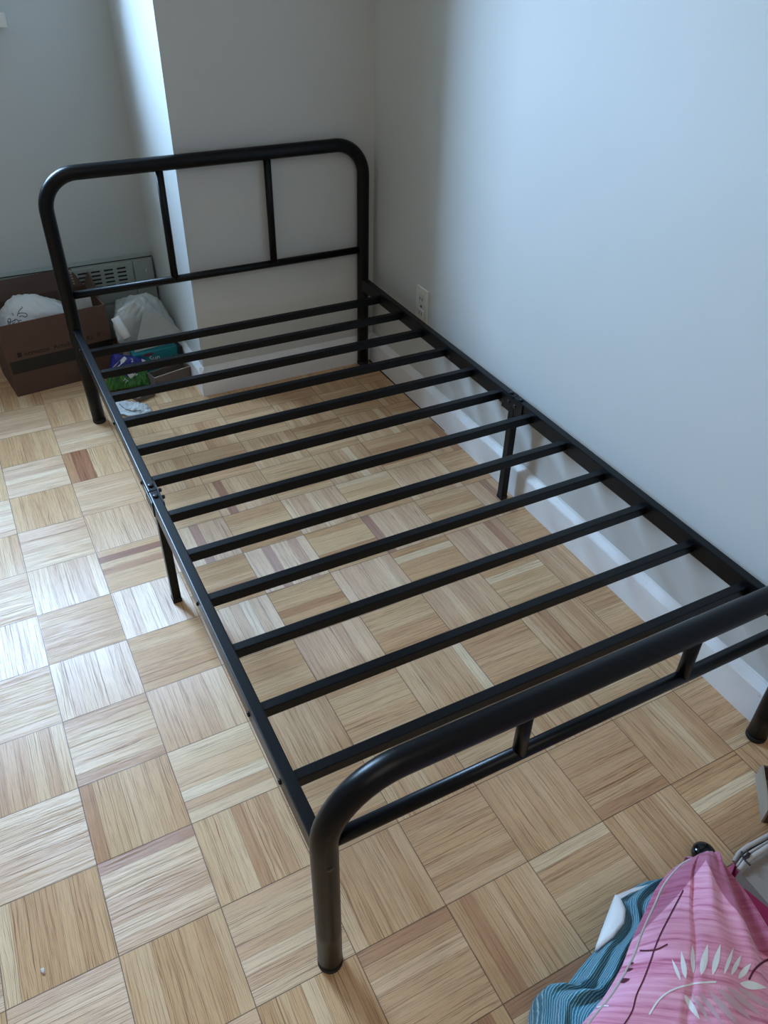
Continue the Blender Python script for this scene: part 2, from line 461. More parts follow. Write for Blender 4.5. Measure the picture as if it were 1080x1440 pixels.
# ------------------------------------------------------------ the bed frame
W, L = .97, 1.86
HR, RT = .3325, .041          # rail top, rail depth
XA, XB = -.0085, .0120        # rail outer / inner x
HH, HC, HFT, HG = .7654, .4291, .4730, .3615
R_T = .0200
BED = thing('bed_frame', 'black metal single bed frame with slats, rounded headboard and low footboard', 'bed', (W / 2, L / 2, 0))
OFF = Vector((-W / 2, -L / 2, 0))
def P(x, y, z): return Vector((x, y, z)) + OFF
def arch(y, h, R, xl0=0.0):
    pts = [P(xl0, y, .006), P(xl0 * .6, y, .12), P(xl0 * .2, y, .25)] + [P(0, y, .3 + (h - R - .3) * i / 4) for i in range(5)]
    for i in range(1, 15):
        a = PI / 2 * i / 14; pts.append(P(R - R * math.cos(a), y, h - R + R * math.sin(a)))
    pts += [P(R + (W - 2 * R) * i / 8, y, h) for i in range(1, 8)]
    for i in range(0, 15):
        a = PI / 2 * i / 14; pts.append(P(W - R + R * math.sin(a), y, h - R + R * math.cos(a)))
    pts += [P(W, y, h - R - (h - R - .006) * i / 5) for i in range(1, 6)]
    return pts
HEADB = tubeo('headboard_tube', arch(L, HH, .095, .008), R_T, M_black, BED, 36)
FOOTB = tubeo('footboard_tube', arch(0, HFT, .115), R_T, M_black, BED, 36)
tubeo('headboard_crossbar', [P(.01, L, HC), P(W - .01, L, HC)], .0115, M_black, BED, 20)
tubeo('footboard_crossbar', [P(.01, 0, HG), P(W - .01, 0, HG)], .0115, M_black, BED, 20)
for x in (.322, .648):
    tubeo('headboard_spindle', [P(x, L, HC), P(x, L, HH)], .0112, M_black, BED, 20)
for x in (.317, .642):
    tubeo('footboard_spindle', [P(x, 0, HG), P(x, 0, HFT)], .0112, M_black, BED, 20)
for x, y in ((0, 0), (W, 0), (.008, L), (W, L)):
    tubeo('foot_cap', [P(x, y, 0), P(x, y, .003), P(x, y, .014)], [R_T * .94, R_T * 1.03, R_T * 1.03], M_rubber, FOOTB if y == 0 else HEADB, 32)
JM = .929
RAILS = []
def rail(x0, x1):
    for y0, y1 in ((.012, JM - .0009), (JM + .0009, L - .012)):
        a = P(x0, y0, HR - RT); b = P(x1, y1, HR)
        RAILS.append(boxo('side_rail', (a.x, b.x, a.y, b.y, a.z, b.z), M_black, BED, .0022))
    a = P(x0 + .002, JM - .07, HR - RT + .002); b = P(x1 - .002, JM + .07, HR - .0012)
    boxo('rail_sleeve', (a.x, b.x, a.y, b.y, a.z, b.z), M_black, BED)
rail(XA, XB); rail(W - XB, W - XA)
def bolt(p, axis, r=.0046, h=.0035, parent=None):
    ax = Vector(axis)
    par_ = parent or RAILS[(2 if p.x > 0 else 0) + (1 if p.y - OFF.y > JM else 0)]
    return tubeo('bolt', [p, p + ax * h * .6, p + ax * h, p + ax * (h + .0001)], [r, r, r * .8, r * .45], M_bolt, par_, 12)
xm = (XA + XB) / 2
for y in (.951, .907):
    for x in (xm, W - xm): bolt(P(x, y, HR), (0, 0, 1), .0062, .0042)
for y in (.146, .285, .569, .911, .949, 1.003, 1.289, 1.587, 1.74):
    bolt(P(XA, y, HR - .022), (-1, 0, 0)); bolt(P(W - XA, y, HR - .022), (1, 0, 0))
for y in (.936, .969, 1.254, 1.793):
    bolt(P(W - XB, y, HR - .030), (-1, 0, 0), .004, .003); bolt(P(XB, y, HR - .030), (1, 0, 0), .004, .003)
for y in (.915, .943):
    bolt(P(XB, y, HR - .012), (1, 0, 0), .0050, .010); bolt(P(W - XB, y, HR - .018), (-1, 0, 0), .0045, .006)
# bolt holes in the legs
for x in (0, W):
    bolt(P(x, -R_T + .0006, .327), (0, -1, 0), .0050, .0016, FOOTB)
DS, SH, SW = .012, .0215, .0185
for k in range(12):
    yt = L - .1697 - .1408 * k
    y1 = yt + DS * (yt + .52) / 1.022; y0 = y1 - SW
    a = P(XB - .001, y0, HR - DS - SH); b = P(W - XB + .001, y1, HR - DS)
    boxo('slat', (a.x, b.x, a.y, b.y, a.z, b.z), M_black, BED, .0018)
for s, x in ((-1, .006), (1, W - .006)):
    a = P(x - .010, JM - .011, .004); b = P(x + .010, JM + .011, HR - RT + .012)
    SL = boxo('support_leg', (a.x, b.x, a.y, b.y, a.z, b.z), M_black, BED, .002)
    boxo('foot_cap', (a.x - .001, b.x + .001, a.y - .001, b.y + .001, 0, .012), M_rubber, SL, .002)
    xi = XB if s < 0 else W - XB
    a = P(min(xi, xi - s * .003), JM - .045, HR - RT - .006); b = P(max(xi, xi - s * .003), JM + .045, HR - .004)
    boxo('leg_bracket', (a.x, b.x, a.y, b.y, a.z, b.z), M_black, SL, .001)
    xo = XA if s < 0 else W - XA
    a = P(min(xo, xo + s * .0025), JM - .035, HR - RT - .004); b = P(max(xo, xo + s * .0025), JM + .035, HR - .006)
    boxo('leg_bracket', (a.x, b.x, a.y, b.y, a.z, b.z), M_black, SL, .001)

# ------------------------------------------------------------ cardboard box in the corner
BA = math.radians(7.0); CBX = Vector((-.21, 2.141, 0))
CB = thing('cardboard_box', 'open brown cardboard moving box with black tape band under the heater', 'box', CBX, BA)
bw, bd, bh, th = .352, .215, .255, .004
boxo('front_panel', (0, bw, 0, th, 0, bh), M_card, CB)
boxo('rear_panel', (0, bw, bd - th, bd, 0, bh), M_card_in, CB)
boxo('side_panel', (0, th, th, bd - th, 0, bh), M_card, CB)
boxo('side_panel', (bw - th, bw, th, bd - th, 0, bh), M_card, CB)
boxo('bottom_panel', (th, bw - th, th, bd - th, 0, th), M_card_in, CB)
def slab(bm, pts, n, t, mi=0):
    """flat polygon pts with real thickness t along n"""
    n = Vector(n).normalized() * t
    a = [bm.verts.new(Vector(p)) for p in pts]; b = [bm.verts.new(Vector(p) + n) for p in pts]
    fs = [bm.faces.new(a), bm.faces.new(b[::-1])]
    k = len(a)
    for i in range(k): fs.append(bm.faces.new((a[i], b[i], b[(i + 1) % k], a[(i + 1) % k])))
    for f in fs: f.material_index = mi
def slabo(name, pts, n, t, mat, parent=None):
    bm = bmesh.new(); slab(bm, pts, n, t); return bm_obj(name, bm, mat, parent)
slabo('rear_flap', [(0, bd - th, bh), (bw - .006, bd - th, bh), (bw - .035, bd + .020, bh + .062), (0, bd + .020, bh + .062)], (0, 1, -.3), .003, M_card_in, CB)
slabo('side_flap', [(bw - .003, bd * .25, bh), (bw - .003, bd - .004, bh), (bw + .022, bd + .020, bh + .042), (bw + .012, bd * .55, bh + .022)], (1, 0, -.3), .003, M_card_in, CB)
for i in range(6):
    boxo('flap_perforation', (bw - .040, bw - .034, bd - .004 + .0036 * i, bd - .001 + .0036 * i, bh + .008 + .0085 * i, bh + .012 + .0085 * i), M_edge, CB)
boxo('tape_band', (.006, bw + .0004, -.0008, 0, .083, .128), M_tape, CB)
boxo('tape_band', (bw - .0004, bw + .0006, 0, bd * .6, .083, .128), M_tape, CB)
FR = Matrix.Rotation(PI / 2, 4, 'X')
text_obj('printed_lettering', 'ncrvettie  Arnolies', .0235, M_ink, Matrix.Translation((.058, -.0006, .139)) @ FR, CB, .0002, .98)
text_obj('printed_lettering', 'RS', .022, M_ink, Matrix.Translation((.268, -.0006, .142)) @ FR, CB, .0002)
bm = bmesh.new()
box(bm, .036, .050, -.0008, -.0001, .139, .155); bm_obj('printed_emblem', bm, M_ink, CB); bm = bmesh.new()
for i in range(5):
    a = 2 * PI * i / 5 + .3
    slab(bm, [Vector((.312 + math.cos(a + .5) * .003, -.0001, .156 + math.sin(a + .5) * .003)), Vector((.312 + math.cos(a) * .011, -.0001, .156 + math.sin(a) * .011)), Vector((.312 + math.cos(a - .5) * .003, -.0001, .156 + math.sin(a - .5) * .003))], (0, -1, 0), .0006)
bm_obj('printed_emblem', bm, M_ink, CB)

# ------------------------------------------------------------ soft bags
def hull_bag(name, pts, mat, parent=None, sub=3, amp=.006, freq=14, smooth=.25, zmin=0.0, crease=.5):
    bm = bmesh.new()
    for p in pts: bm.verts.new(Vector(p))
    bmesh.ops.convex_hull(bm, input=bm.verts)
    loose = [v_ for v_ in bm.verts if not v_.link_faces]
    if loose: bmesh.ops.delete(bm, geom=loose, context='VERTS')
    bmesh.ops.triangulate(bm, faces=bm.faces)
    for i in range(sub):
        bmesh.ops.subdivide_edges(bm, edges=bm.edges, cuts=1, use_grid_fill=True, smooth=0)
        bmesh.ops.smooth_vert(bm, verts=bm.verts, factor=smooth, use_axis_x=True, use_axis_y=True, use_axis_z=True)
    bm.normal_update()
    for v_ in bm.verts:
        n1 = noise.noise(v_.co * freq); n2 = abs(noise.noise(v_.co * freq * 2.3 + Vector((5, 1, 2))))
        v_.co += v_.normal * (amp * n1 - amp * crease * 1.2 * (1 - 2.2 * n2))
        if v_.co.z < zmin: v_.co.z = zmin + .0005
    return bm_obj(name, bm, mat, parent, True)

# white bag inside the cardboard box, printed with a thin flower doodle
def T_cb(x, y, z): return Matrix.Translation(CBX) @ Matrix.Rotation(BA, 4, 'Z') @ Vector((x, y, z))
wbp = [T_cb(*p) for p in [(.02, .02, .05), (.19, .02, .05), (.02, .17, .05), (.19, .18, .05), (.012, .012, .225), (.014, .15, .24),
                          (.06, .04, .285), (.09, .11, .312), (.135, .07, .315), (.155, .14, .300), (.225, .05, .275), (.24, .12, .262), (.215, .015, .252), (.245, .018, .235)]]
WBAG = hull_bag('plastic_bag', wbp, M_bag, None, 4, .006, 16)
tag(WBAG, 'white plastic bag with black line drawing stuffed in the cardboard box', 'bag')
# doodle: ray-project curves onto the bag
from mathutils.bvhtree import BVHTree
def stick(obj_, px_paths, rad, mat, name):
    bvh = BVHTree.FromPolygons([v_.co.copy() for v_ in obj_.data.vertices], [tuple(p.vertices) for p in obj_.data.polygons])
    bm = bmesh.new()
    for path in px_paths:
        pts = []
        for (u, v_) in path:
            d = (CR @ Vector(((u - 540) / FPX, -(v_ - 720) / FPX, -1))).normalized()
            h = bvh.ray_cast(CAM, d)
            if h[0] is not None: pts.append(h[0] + h[1] * .0004)
        if len(pts) > 1: tube_bm(bm, pts, rad, 5)
    return bm_obj(name, bm, mat, obj_)
def curve(pts, n=8):
    out = []
    P_ = [pts[0]] + list(pts) + [pts[-1]]
    for i in range(1, len(P_) - 2):
        for k in range(n):
            t = k / n; p0, p1, p2, p3 = P_[i - 1:i + 3]
            out.append(tuple(.5 * ((2 * p1[j]) + (-p0[j] + p2[j]) * t + (2 * p0[j] - 5 * p1[j] + 4 * p2[j] - p3[j]) * t * t + (-p0[j] + 3 * p1[j] - 3 * p2[j] + p3[j]) * t ** 3) for j in (0, 1)))
    out.append(tuple(pts[-1])); return out
doodle = [curve(q) for q in [[(24, 445), (27, 437), (31, 433), (30, 431)], [(26, 441), (31, 440), (37, 441), (38, 444), (35, 446), (31, 444), (27, 446)],
          [(17, 440), (19, 444)], [(11, 450), (13, 448), (15, 450), (14, 455), (12, 456), (11, 451)], [(12, 452), (14, 454)],
          [(20, 450), (23, 449), (26, 451), (30, 450)], [(16, 453), (19, 451), (22, 451)], [(25, 452), (28, 454)], [(18, 455), (21, 453)]]]
stick(WBAG, doodle, .0011, M_ink, 'line_drawing')

# folded white papers in the box to the right of the bag
PC = thing('folded_paper', 'folded white papers standing in the cardboard box beside the bag', 'paper', T_cb(.27, .05, .0), BA)
slabo('sheet', [(-.01, 0, .02), (.03, 0, .02), (.024, .01, .272), (-.008, .01, .276)], (0, 1, 0), .006, M_paper, PC)
slabo('sheet', [(.0, .015, .02), (.062, .015, .02), (.058, .02, .262), (.002, .02, .265)], (0, 1, 0), .005, M_paper, PC)

# translucent white bag slumped against the column
def aty(u, v_, y): return at(u, v_, 'y', y)
bp = [aty(205, 409, 2.24), aty(192, 417, 2.23), aty(176, 426, 2.20), aty(164, 439, 2.19), aty(159, 455, 2.17), aty(164, 478, 2.15),
      aty(203, 433, 2.165), aty(188, 424, 2.17), aty(228, 423, 2.24), aty(237, 437, 2.24), aty(252, 462, 2.20), aty(196, 468, 2.16),
      Vector((.18, 2.185, .003)), Vector((.33, 2.185, .003)), Vector((.18, 2.33, .003)), Vector((.345, 2.34, .003)), Vector((.2, 2.35, .2)), Vector((.33, 2.35, .17))]
BAG2 = hull_bag('rubbish_bag', bp, M_film, None, 4, .0055, 15, .03)
tag(BAG2, 'translucent white plastic rubbish bag slumped against the white column side', 'bag')
# a rolled magazine sticking out
RM = thing('rolled_magazine', 'rolled white paper with dark inside beside the rubbish bag', 'magazine', aty(172, 466, 2.10))
tubeo('paper_roll', [(-.012, .02, .045), (-.004, .008, .02), (.004, -.004, -.004), (.010, -.012, -.022)], [.014, .0155, .015, .015], M_paper, RM, 20)
tubeo('dark_core', [(.006, -.008, -.012), (.0105, -.0126, -.0235)], .0122, simple('navy_print', (44, 54, 92), .6), RM, 20)
RM.location.z = max(RM.location.z, .05)

# grey paperboard sheet leaning on the bag
y_ = 2.105
GS = slabo('paperboard_sheet', [aty(203, 434, y_ + .02), aty(230, 446, y_ + .02), aty(256, 466, y_ + .015), aty(250, 480, y_), aty(222, 487, y_ - .005), aty(189, 496, y_ - .008), aty(196, 467, y_ + .005)], (.1, 1, .2), .004, M_grey)
tag(GS, 'pale grey paperboard sheet leaning on the rubbish bag above the teal carton', 'cardboard')

# teal carton
TCX = Vector((.186, 2.075, 0)); TA = math.radians(6)
TC = thing('tea_carton', 'teal printed carton with Sun lettering below the grey sheet', 'carton', TCX, TA)
boxo('carton_body', (0, .158, 0, .045, 0, .100), M_teal, TC, .0015)
boxo('end_flap', (.158, .176, -.004, .042, 0, .094), M_black_print, TC, .001)
text_obj('printed_lettering', 'Sun', .027, M_white_ink, Matrix.Translation((.052, -.0008, .066)) @ FR, TC, .0003)
bm = bmesh.new()
for (x, z, a, b) in ((.105, .052, .012, .008), (.118, .056, .010, .009), (.132, .052, .011, .007), (.142, .060, .010, .008), (.052, .092, .02, .006)):
    bm = bmesh.new(); slab(bm, [Vector((x + a * math.cos(t * PI / 6), -.0002, z + b * math.sin(t * PI / 6))) for t in range(12)], (0, -1, 0), .0005)
    bm_obj('printed_fruit', bm, M_red_print, TC)

# low brown tray box in front of it
TB = thing('cardboard_tray', 'low grey-brown cardboard tray on the floor before the teal carton', 'box', (.226, 1.975, 0), math.radians(14))
tw, td, thh = .142, .052, .052
boxo('front_panel', (0, tw, 0, .003, 0, thh), M_browngrey, TB); boxo('rear_panel', (0, tw, td - .003, td, 0, thh), M_browngrey, TB)
boxo('side_panel', (0, .003, .003, td - .003, 0, thh), M_browngrey, TB); boxo('side_panel', (tw - .003, tw, .003, td - .003, 0, thh), M_browngrey, TB)
boxo('bottom_panel', (.003, tw - .003, .003, td - .003, 0, .003), M_browngrey, TB)
boxo('cut_edge', (0, tw, -.0004, .0034, thh, thh + .0015), M_edge, TB)

# blue and green package lying tilted, front face towards the camera
def grid_obj(name, fn, nu, nv, mat, parent=None, thick=0, smooth=True):
    bm = bmesh.new(); uvl = bm.loops.layers.uv.new('uv')
    V = [[bm.verts.new(fn(i / nu, j / nv)) for j in range(nv + 1)] for i in range(nu + 1)]
    for i in range(nu):
        for j in range(nv):
            f_ = bm.faces.new((V[i][j], V[i + 1][j], V[i + 1][j + 1], V[i][j + 1]))
            for lp, (a, b) in zip(f_.loops, ((i, j), (i + 1, j), (i + 1, j + 1), (i, j + 1))): lp[uvl].uv = (a / nu, b / nv)
    me = D.meshes.new(name); bm.to_mesh(me); bm.free()
    o = link(name, me, mat, parent, smooth)
    if thick:
        m = o.modifiers.new('thickness', 'SOLIDIFY'); m.thickness = thick; m.offset = -1
    return o
PK = thing('tissue_pack', 'blue and green printed film pack with white stripes among the rubbish', 'package', (.14, 2.0, 0))
pk_tl, pk_tr, pk_bl, pk_br = aty(160, 497, 2.06), aty(205, 505, 2.06), aty(148, 551, 2.03), aty(211, 544, 2.01)
PO = Vector((.14, 2.0, 0))
def pkf(i, j, lift=0):
    u_, v_ = i, j
    top = pk_tl.lerp(pk_tr, u_); bot = pk_bl.lerp(pk_br, u_)
    bot = Vector((bot.x, bot.y, max(bot.z, .012)))
    p = top.lerp(bot, v_)
    bul = math.sin(PI * u_) ** .6 * math.sin(PI * min(.98, max(.02, v_))) ** .5 if 0 < u_ < 1 and 0 < v_ < 1 else 0
    return p + Vector((0, -.6, .8)) * (.016 * bul + .003 * noise.noise(p * 60) + lift) - PO
def closed_pack(name, mat):
    bm = bmesh.new(); uvl = bm.loops.layers.uv.new('uv'); N = 24
    F = [[bm.verts.new(pkf(i / N, j / N)) for j in range(N + 1)] for i in range(N + 1)]
    B = [[bm.verts.new(pkf(i / N, j / N) * 1.0 + Vector((0, .035, -.012))) for j in range(N + 1)] for i in range(N + 1)]
    for r_ in B:
        for v_ in r_: v_.co.z = max(v_.co.z, .001)
    def q(vs, uvs):
        f_ = bm.faces.new(vs)
        for lp, c in zip(f_.loops, uvs): lp[uvl].uv = c
    for i in range(N):
        for j in range(N):
            c = ((i / N, j / N), ((i + 1) / N, j / N), ((i + 1) / N, (j + 1) / N), (i / N, (j + 1) / N))
            q((F[i][j], F[i + 1][j], F[i + 1][j + 1], F[i][j + 1]), c); q((B[i][j + 1], B[i + 1][j + 1], B[i + 1][j], B[i][j]), (c[3], c[2], c[1], c[0]))
    for i in range(N):
        for (a, b, c, d, w_) in ((F[i][0], B[i][0], B[i + 1][0], F[i + 1][0], (i / N, 0)), (F[i + 1][N], B[i + 1][N], B[i][N], F[i][N], (i / N, 1)),
                             (F[0][i + 1], B[0][i + 1], B[0][i], F[0][i], (0, i / N)), (F[N][i], B[N][i], B[N][i + 1], F[N][i + 1], (1, i / N))):
            q((a, b, c, d), (w_,) * 4)
    return bm_obj(name, bm, mat, PK, True)
closed_pack('printed_film', M_pack)
def pk_poly(name, uvs, mat, parent=PK):
    bm = bmesh.new(); a = [bm.verts.new(pkf(x, y, .0042)) for x, y in uvs]; b = [bm.verts.new(pkf(x, y, -.003)) for x, y in uvs]
    k_ = len(a); bm.faces.new(a); bm.faces.new(b[::-1])
    for i in range(k_): bm.faces.new((a[i], b[i], b[(i + 1) % k_], a[(i + 1) % k_]))
    return bm_obj(name, bm, mat, parent)
pk_poly('white_stripe', [(.36, .50), (.50, .46), (.66, .66), (.56, .76)], M_paper)
pk_poly('white_stripe', [(.86, .06), (.98, .08), (.99, .30), (.88, .30)], M_paper)
pk_poly('white_stripe', [(.10, .34), (.34, .08), (.42, .14), (.36, .24), (.16, .44), (.02, .48)], M_paper)
def pk_text(s, u_, v_, size, ang):
    o0 = pkf(u_, v_, .0055); ex = (pkf(u_ + .1, v_) - pkf(u_, v_)).normalized(); ey = -(pkf(u_, v_ + .1) - pkf(u_, v_)).normalized()
    ez = ex.cross(ey).normalized(); ey = ez.cross(ex)
    R_ = Matrix((ex, ey, ez)).transposed().to_4x4()
    return text_obj('printed_lettering', s, size, M_white_ink, Matrix.Translation(o0) @ R_ @ Matrix.Rotation(ang, 4, 'Z'), PK, .0006)
pk_text('TT', .36, .80, .016, -.75); pk_text('2', .66, .56, .020, -2.2); pk_text('2', .55, .26, .018, .2)

# crumpled thin white bag on the floor by the bed leg
cp = []
random.seed(3)
for (u, v_, z) in [(148, 572, .003), (164, 583, .003), (185, 588, .003), (208, 584, .003), (217, 578, .006), (211, 568, .022), (192, 564, .030), (172, 563, .028), (154, 561, .018)]:
    cp.append(at(u, v_, 'z', z))
CRB = hull_bag('crumpled_bag', cp, M_bag, None, 4, .007, 34, .05, 0.0005, .7)
tag(CRB, 'crumpled thin white plastic bag lying flat beside the headboard leg', 'bag')
stick(CRB, [curve(q) for q in [[(168, 568), (176, 575), (188, 578), (198, 577)]]], .0012, M_browngrey, 'printed_line')
STP = hull_bag('torn_paper', [at(u, v_, 'z', z) for u, v_, z in [(115, 538, .002), (121, 537, .014), (127, 552, .012), (134, 566, .004), (128, 564, .002), (119, 548, .002), (123, 541, .022)]], M_paper, None, 2, .002, 40, .1, .0004)
tag(STP, 'small torn strip of white paper between the cardboard box and the headboard leg', 'paper')
# small white block
SB = thing('small_carton', 'small white flat carton with brown side on the floor before the blue pack', 'carton', (.150, 1.925, 0), math.radians(20))
boxo('carton_body', (0, .068, 0, .045, 0, .017), M_browngrey, SB, .001)
boxo('carton_top', (-.0005, .0685, -.0005, .0455, .017, .020), M_paper, SB, .001)
# floor scraps
for i, (u, v_, s, lab) in enumerate(((198, 594, .006, 'tiny pale scrap on the floor in front of the crumpled bag'), (60, 1368, .0075, 'tiny pale paper scrap on the bare parquet at lower left'),
                                     (142, 591, .004, 'tiny crumb on the parquet beside the headboard leg'))):
    p = at(u, v_, 'z', 0)
    hull = [p + Vector((random.uniform(-1, 1) * s * .6, random.uniform(-1, 1) * s, random.uniform(0, 1) * s * .6)) for _ in range(9)]
    o = hull_bag('paper_scrap', hull, M_scrap, None, 1, .0005, 90, .1)
    tag(o, lab, 'scrap')

# ------------------------------------------------------------ bedding heap in the near right corner
def sm(a, b, x):
    t = max(0, min(1, (x - a) / (b - a))); return t * t * (3 - 2 * t)
def lerp_path(pts, s):
    n = len(pts) - 1; f_ = s * n; i = min(int(f_), n - 1); return Vector(pts[i]).lerp(Vector(pts[i + 1]), f_ - i)
def spl(pts, s):
    n = len(pts) - 1; f_ = min(s, .99999) * n; i = int(f_); t = f_ - i
    g = lambda k: Vector(pts[max(0, min(n, k))])
    p0, p1, p2, p3 = g(i - 1), g(i), g(i + 1), g(i + 2)
    return .5 * ((2 * p1) + (p2 - p0) * t + (2 * p0 - 5 * p1 + 4 * p2 - p3) * t * t + (3 * p1 - p0 - 3 * p2 + p3) * t ** 3)
# pink printed cloth: left and right rims as seen, heights above the floor
ZP = .23
pl_ = [at(985, 1204, 'z', .20), at(960, 1216, 'z', .215), at(936, 1243, 'z', .22), at(921, 1275, 'z', .22), at(905, 1310, 'z', ZP), at(890, 1350, 'z', ZP), at(862, 1398, 'z', ZP), at(828, 1442, 'z', ZP), at(802, 1490, 'z', ZP), at(800, 1560, 'z', ZP)]
pr_ = [at(993, 1204, 'z', .20), at(1014, 1213, 'z', .21), at(1030, 1238, 'z', .21), at(1050, 1268, 'z', .21), at(1072, 1300, 'z', .21), at(1098, 1336, 'z', .21), at(1130, 1380, 'z', .21), at(1160, 1440, 'z', .2), at(1190, 1500, 'z', .2), at(1220, 1570, 'z', .2)]
def pinkf(s, t):
    """s along the heap, t across; the rims (t<.12, t>.88) hang to the floor"""
    a = spl(pl_, s); b = spl(pr_, s)
    wd = (b - a).length; side = (b - a).normalized() if wd > 1e-4 else Vector((1, 0, 0))
    out = Vector((0, 0, 0))
    k = (t - .10) / .80
    kk = max(0, min(1, k))
    p = a.lerp(b, kk)
    crown = math.sin(PI * kk) ** .8
    p.z += crown * (.030 + .02 * sm(0, .3, s)) * sm(0, .12, s)
    p.z += .010 * noise.noise(Vector((kk * 7, s * 3.0, 1))) * sm(.02, .2, s)
    # long folds running down the right flank
    p.z += .011 * math.sin(kk * 26 + s * 5) * sm(.62, .85, kk) * sm(0, .15, s) * (1 - sm(.95, 1, kk))
    # seam valley
    sv = .30 + .10 * s
    p.z -= .006 * math.exp(-((kk - sv) / .02) ** 2) * sm(.1, .2, s)
    if k < 0 or k > 1:
        h = (-k if k < 0 else k - 1) / .125
        d_ = Vector((side.x, side.y, 0)) * (-1 if k < 0 else 1)
        p += d_ * .012 * min(1, h * 2.5)
        p.z = p.z * (1 - h) + (.200 if k < 0 else .004) * h
    return p
PINK = thing('pink_bedding', 'pink bedding heap printed with white fern leaves at the lower right', 'bedding', (.45, -.35, 0))
PKO = Vector((.45, -.35, 0))
def pink_l(s, t):
    p = pinkf(s, t); tip = 1 - sm(0, .035, s)
    if tip > 0: p = p.lerp(Vector((p.x + .004, p.y + .010, max(.15, p.z - .03))), tip)
    return p - PKO
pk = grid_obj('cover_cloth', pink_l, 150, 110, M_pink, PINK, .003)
# front skirt closing the tip
bm = bmesh.new(); N = 16; rows = []
for i in range(N + 1):
    p = pink_l(0, .10 + .8 * i / N); rows.append((bm.verts.new(p), bm.verts.new(Vector((p.x, p.y + .012, .16))), bm.verts.new(Vector((p.x, p.y + .012, .004)))))
for r_, s_ in zip(rows, rows[1:]):
    bm.faces.new((r_[0], s_[0], s_[1], r_[1])); bm.faces.new((r_[1], s_[1], s_[2], r_[2]))
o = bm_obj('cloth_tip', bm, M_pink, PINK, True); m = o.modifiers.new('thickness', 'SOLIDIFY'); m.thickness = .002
# print + piping stuck on the cloth
bvh_p = BVHTree.FromPolygons([v_.co + PKO for v_ in pk.data.vertices], [tuple(p.vertices) for p in pk.data.polygons])
def hit(u, v_, lift=.0006):
    d = (CR @ Vector(((u - 540) / FPX, -(v_ - 720) / FPX, -1))).normalized()
    h = bvh_p.ray_cast(CAM, d)
    if h[0] is None: return None
    n = h[1] if h[1].z > 0 else -h[1]
    return h[0] + n * lift - PKO
def leaf(bm, a, b, w_, N=10):
    """leaf blade from pixel a to b, width w_ pixels"""
    ax, ay = a; bx, by = b; dx, dy = bx - ax, by - ay; l_ = math.hypot(dx, dy); nx, ny = -dy / l_, dx / l_
    prev = None
    for i in range(N + 1):
        t = i / N; h = w_ * .5 * (math.sin(PI * t ** .8) + .06)
        q = [hit(ax + dx * t + nx * k_ * h, ay + dy * t + ny * k_ * h) for k_ in (-1, 0, 1)]
        if any(x is None for x in q): prev = None; continue
        q = [bm.verts.new(x) for x in q]
        if prev:
            bm.faces.new((prev[0], prev[1], q[1], q[0])); bm.faces.new((prev[1], prev[2], q[2], q[1]))
        prev = q
def stroke(bm, pts, w_):
    c = curve(pts, 8); prev = None
    for i, (x, y) in enumerate(c):
        x2, y2 = c[min(i + 1, len(c) - 1)]; x1, y1 = c[max(i - 1, 0)]
        dx, dy = x2 - x1, y2 - y1; l_ = math.hypot(dx, dy) or 1; h = w_ * .5
        q = [hit(x - dy / l_ * k_ * h, y + dx / l_ * k_ * h) for k_ in (-1, 1)]
        if any(v_ is None for v_ in q): prev = None; continue
        q = [bm.verts.new(v_) for v_ in q]
        if prev: bm.faces.new((prev[0], prev[1], q[1], q[0]))
        prev = q
bm = bmesh.new()
for a, b, w_ in [((957, 1379), (945, 1349), 4.5), ((964, 1376), (958, 1338), 7), ((975, 1369), (973, 1329), 6.5), ((986, 1371), (995, 1328), 9), ((1002, 1371), (1013, 1328), 8),
                 ((1018, 1370), (1031, 1333), 5), ((1028, 1371), (1042, 1343), 6), ((1038, 1376), (1056, 1355), 8), ((1040, 1383), (1077, 1389), 11),
                 ((962, 1399), (984, 1434), 8)]: leaf(bm, a, b, w_)
stroke(bm, [(913, 1427), (925, 1408), (940, 1395), (960, 1387), (985, 1382), (1007, 1381)], 2.6)
stroke(bm, [(836, 1418), (848, 1415), (856, 1415)], 2)
bm_obj('fern_print', bm, M_lining, PINK)
bm = bmesh.new()
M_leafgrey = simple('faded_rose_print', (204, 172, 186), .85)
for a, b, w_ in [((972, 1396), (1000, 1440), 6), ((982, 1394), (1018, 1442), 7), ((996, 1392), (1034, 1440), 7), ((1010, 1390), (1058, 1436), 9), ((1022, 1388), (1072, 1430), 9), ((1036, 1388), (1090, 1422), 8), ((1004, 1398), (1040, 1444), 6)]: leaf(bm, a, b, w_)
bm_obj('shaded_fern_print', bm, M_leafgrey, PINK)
bm = bmesh.new()
stroke(bm, [(900, 1337), (914, 1337), (925, 1335), (939, 1328)], 2.2); bm_obj('dark_twig_print', bm, M_maroon, PINK)
bm = bmesh.new(); stroke(bm, [(1053, 1378), (1060, 1365), (1070, 1355), (1082, 1349)], 3.2); bm_obj('dark_twig_print', bm, M_maroon, PINK)
bm = bmesh.new()
leaf(bm, (871, 1381), (886, 1377), 6); leaf(bm, (878, 1366), (891, 1362), 4); leaf(bm, (886, 1356), (892, 1354), 3)
bm_obj('dark_leaf_print', bm, M_maroon, PINK)
bm = bmesh.new(); stroke(bm, [(961, 1252), (955, 1264), (945, 1283), (930, 1312), (921, 1334), (915, 1352), (905, 1378), (895, 1400), (889, 1422), (877, 1442)], 2.0)
bm_obj('seam', bm, M_maroon, PINK)
def rim(path_s, t, r_):
    return [pink_l(s_ / 60, t) + Vector((0, 0, .001)) for s_ in path_s]
tubeo('rim_piping', rim(range(0, 60), .095, .002), .0017, M_binding, PINK, 8)
tubeo('rim_piping', rim(range(0, 60), .905, .002), .0017, M_crimson_light, PINK, 8)

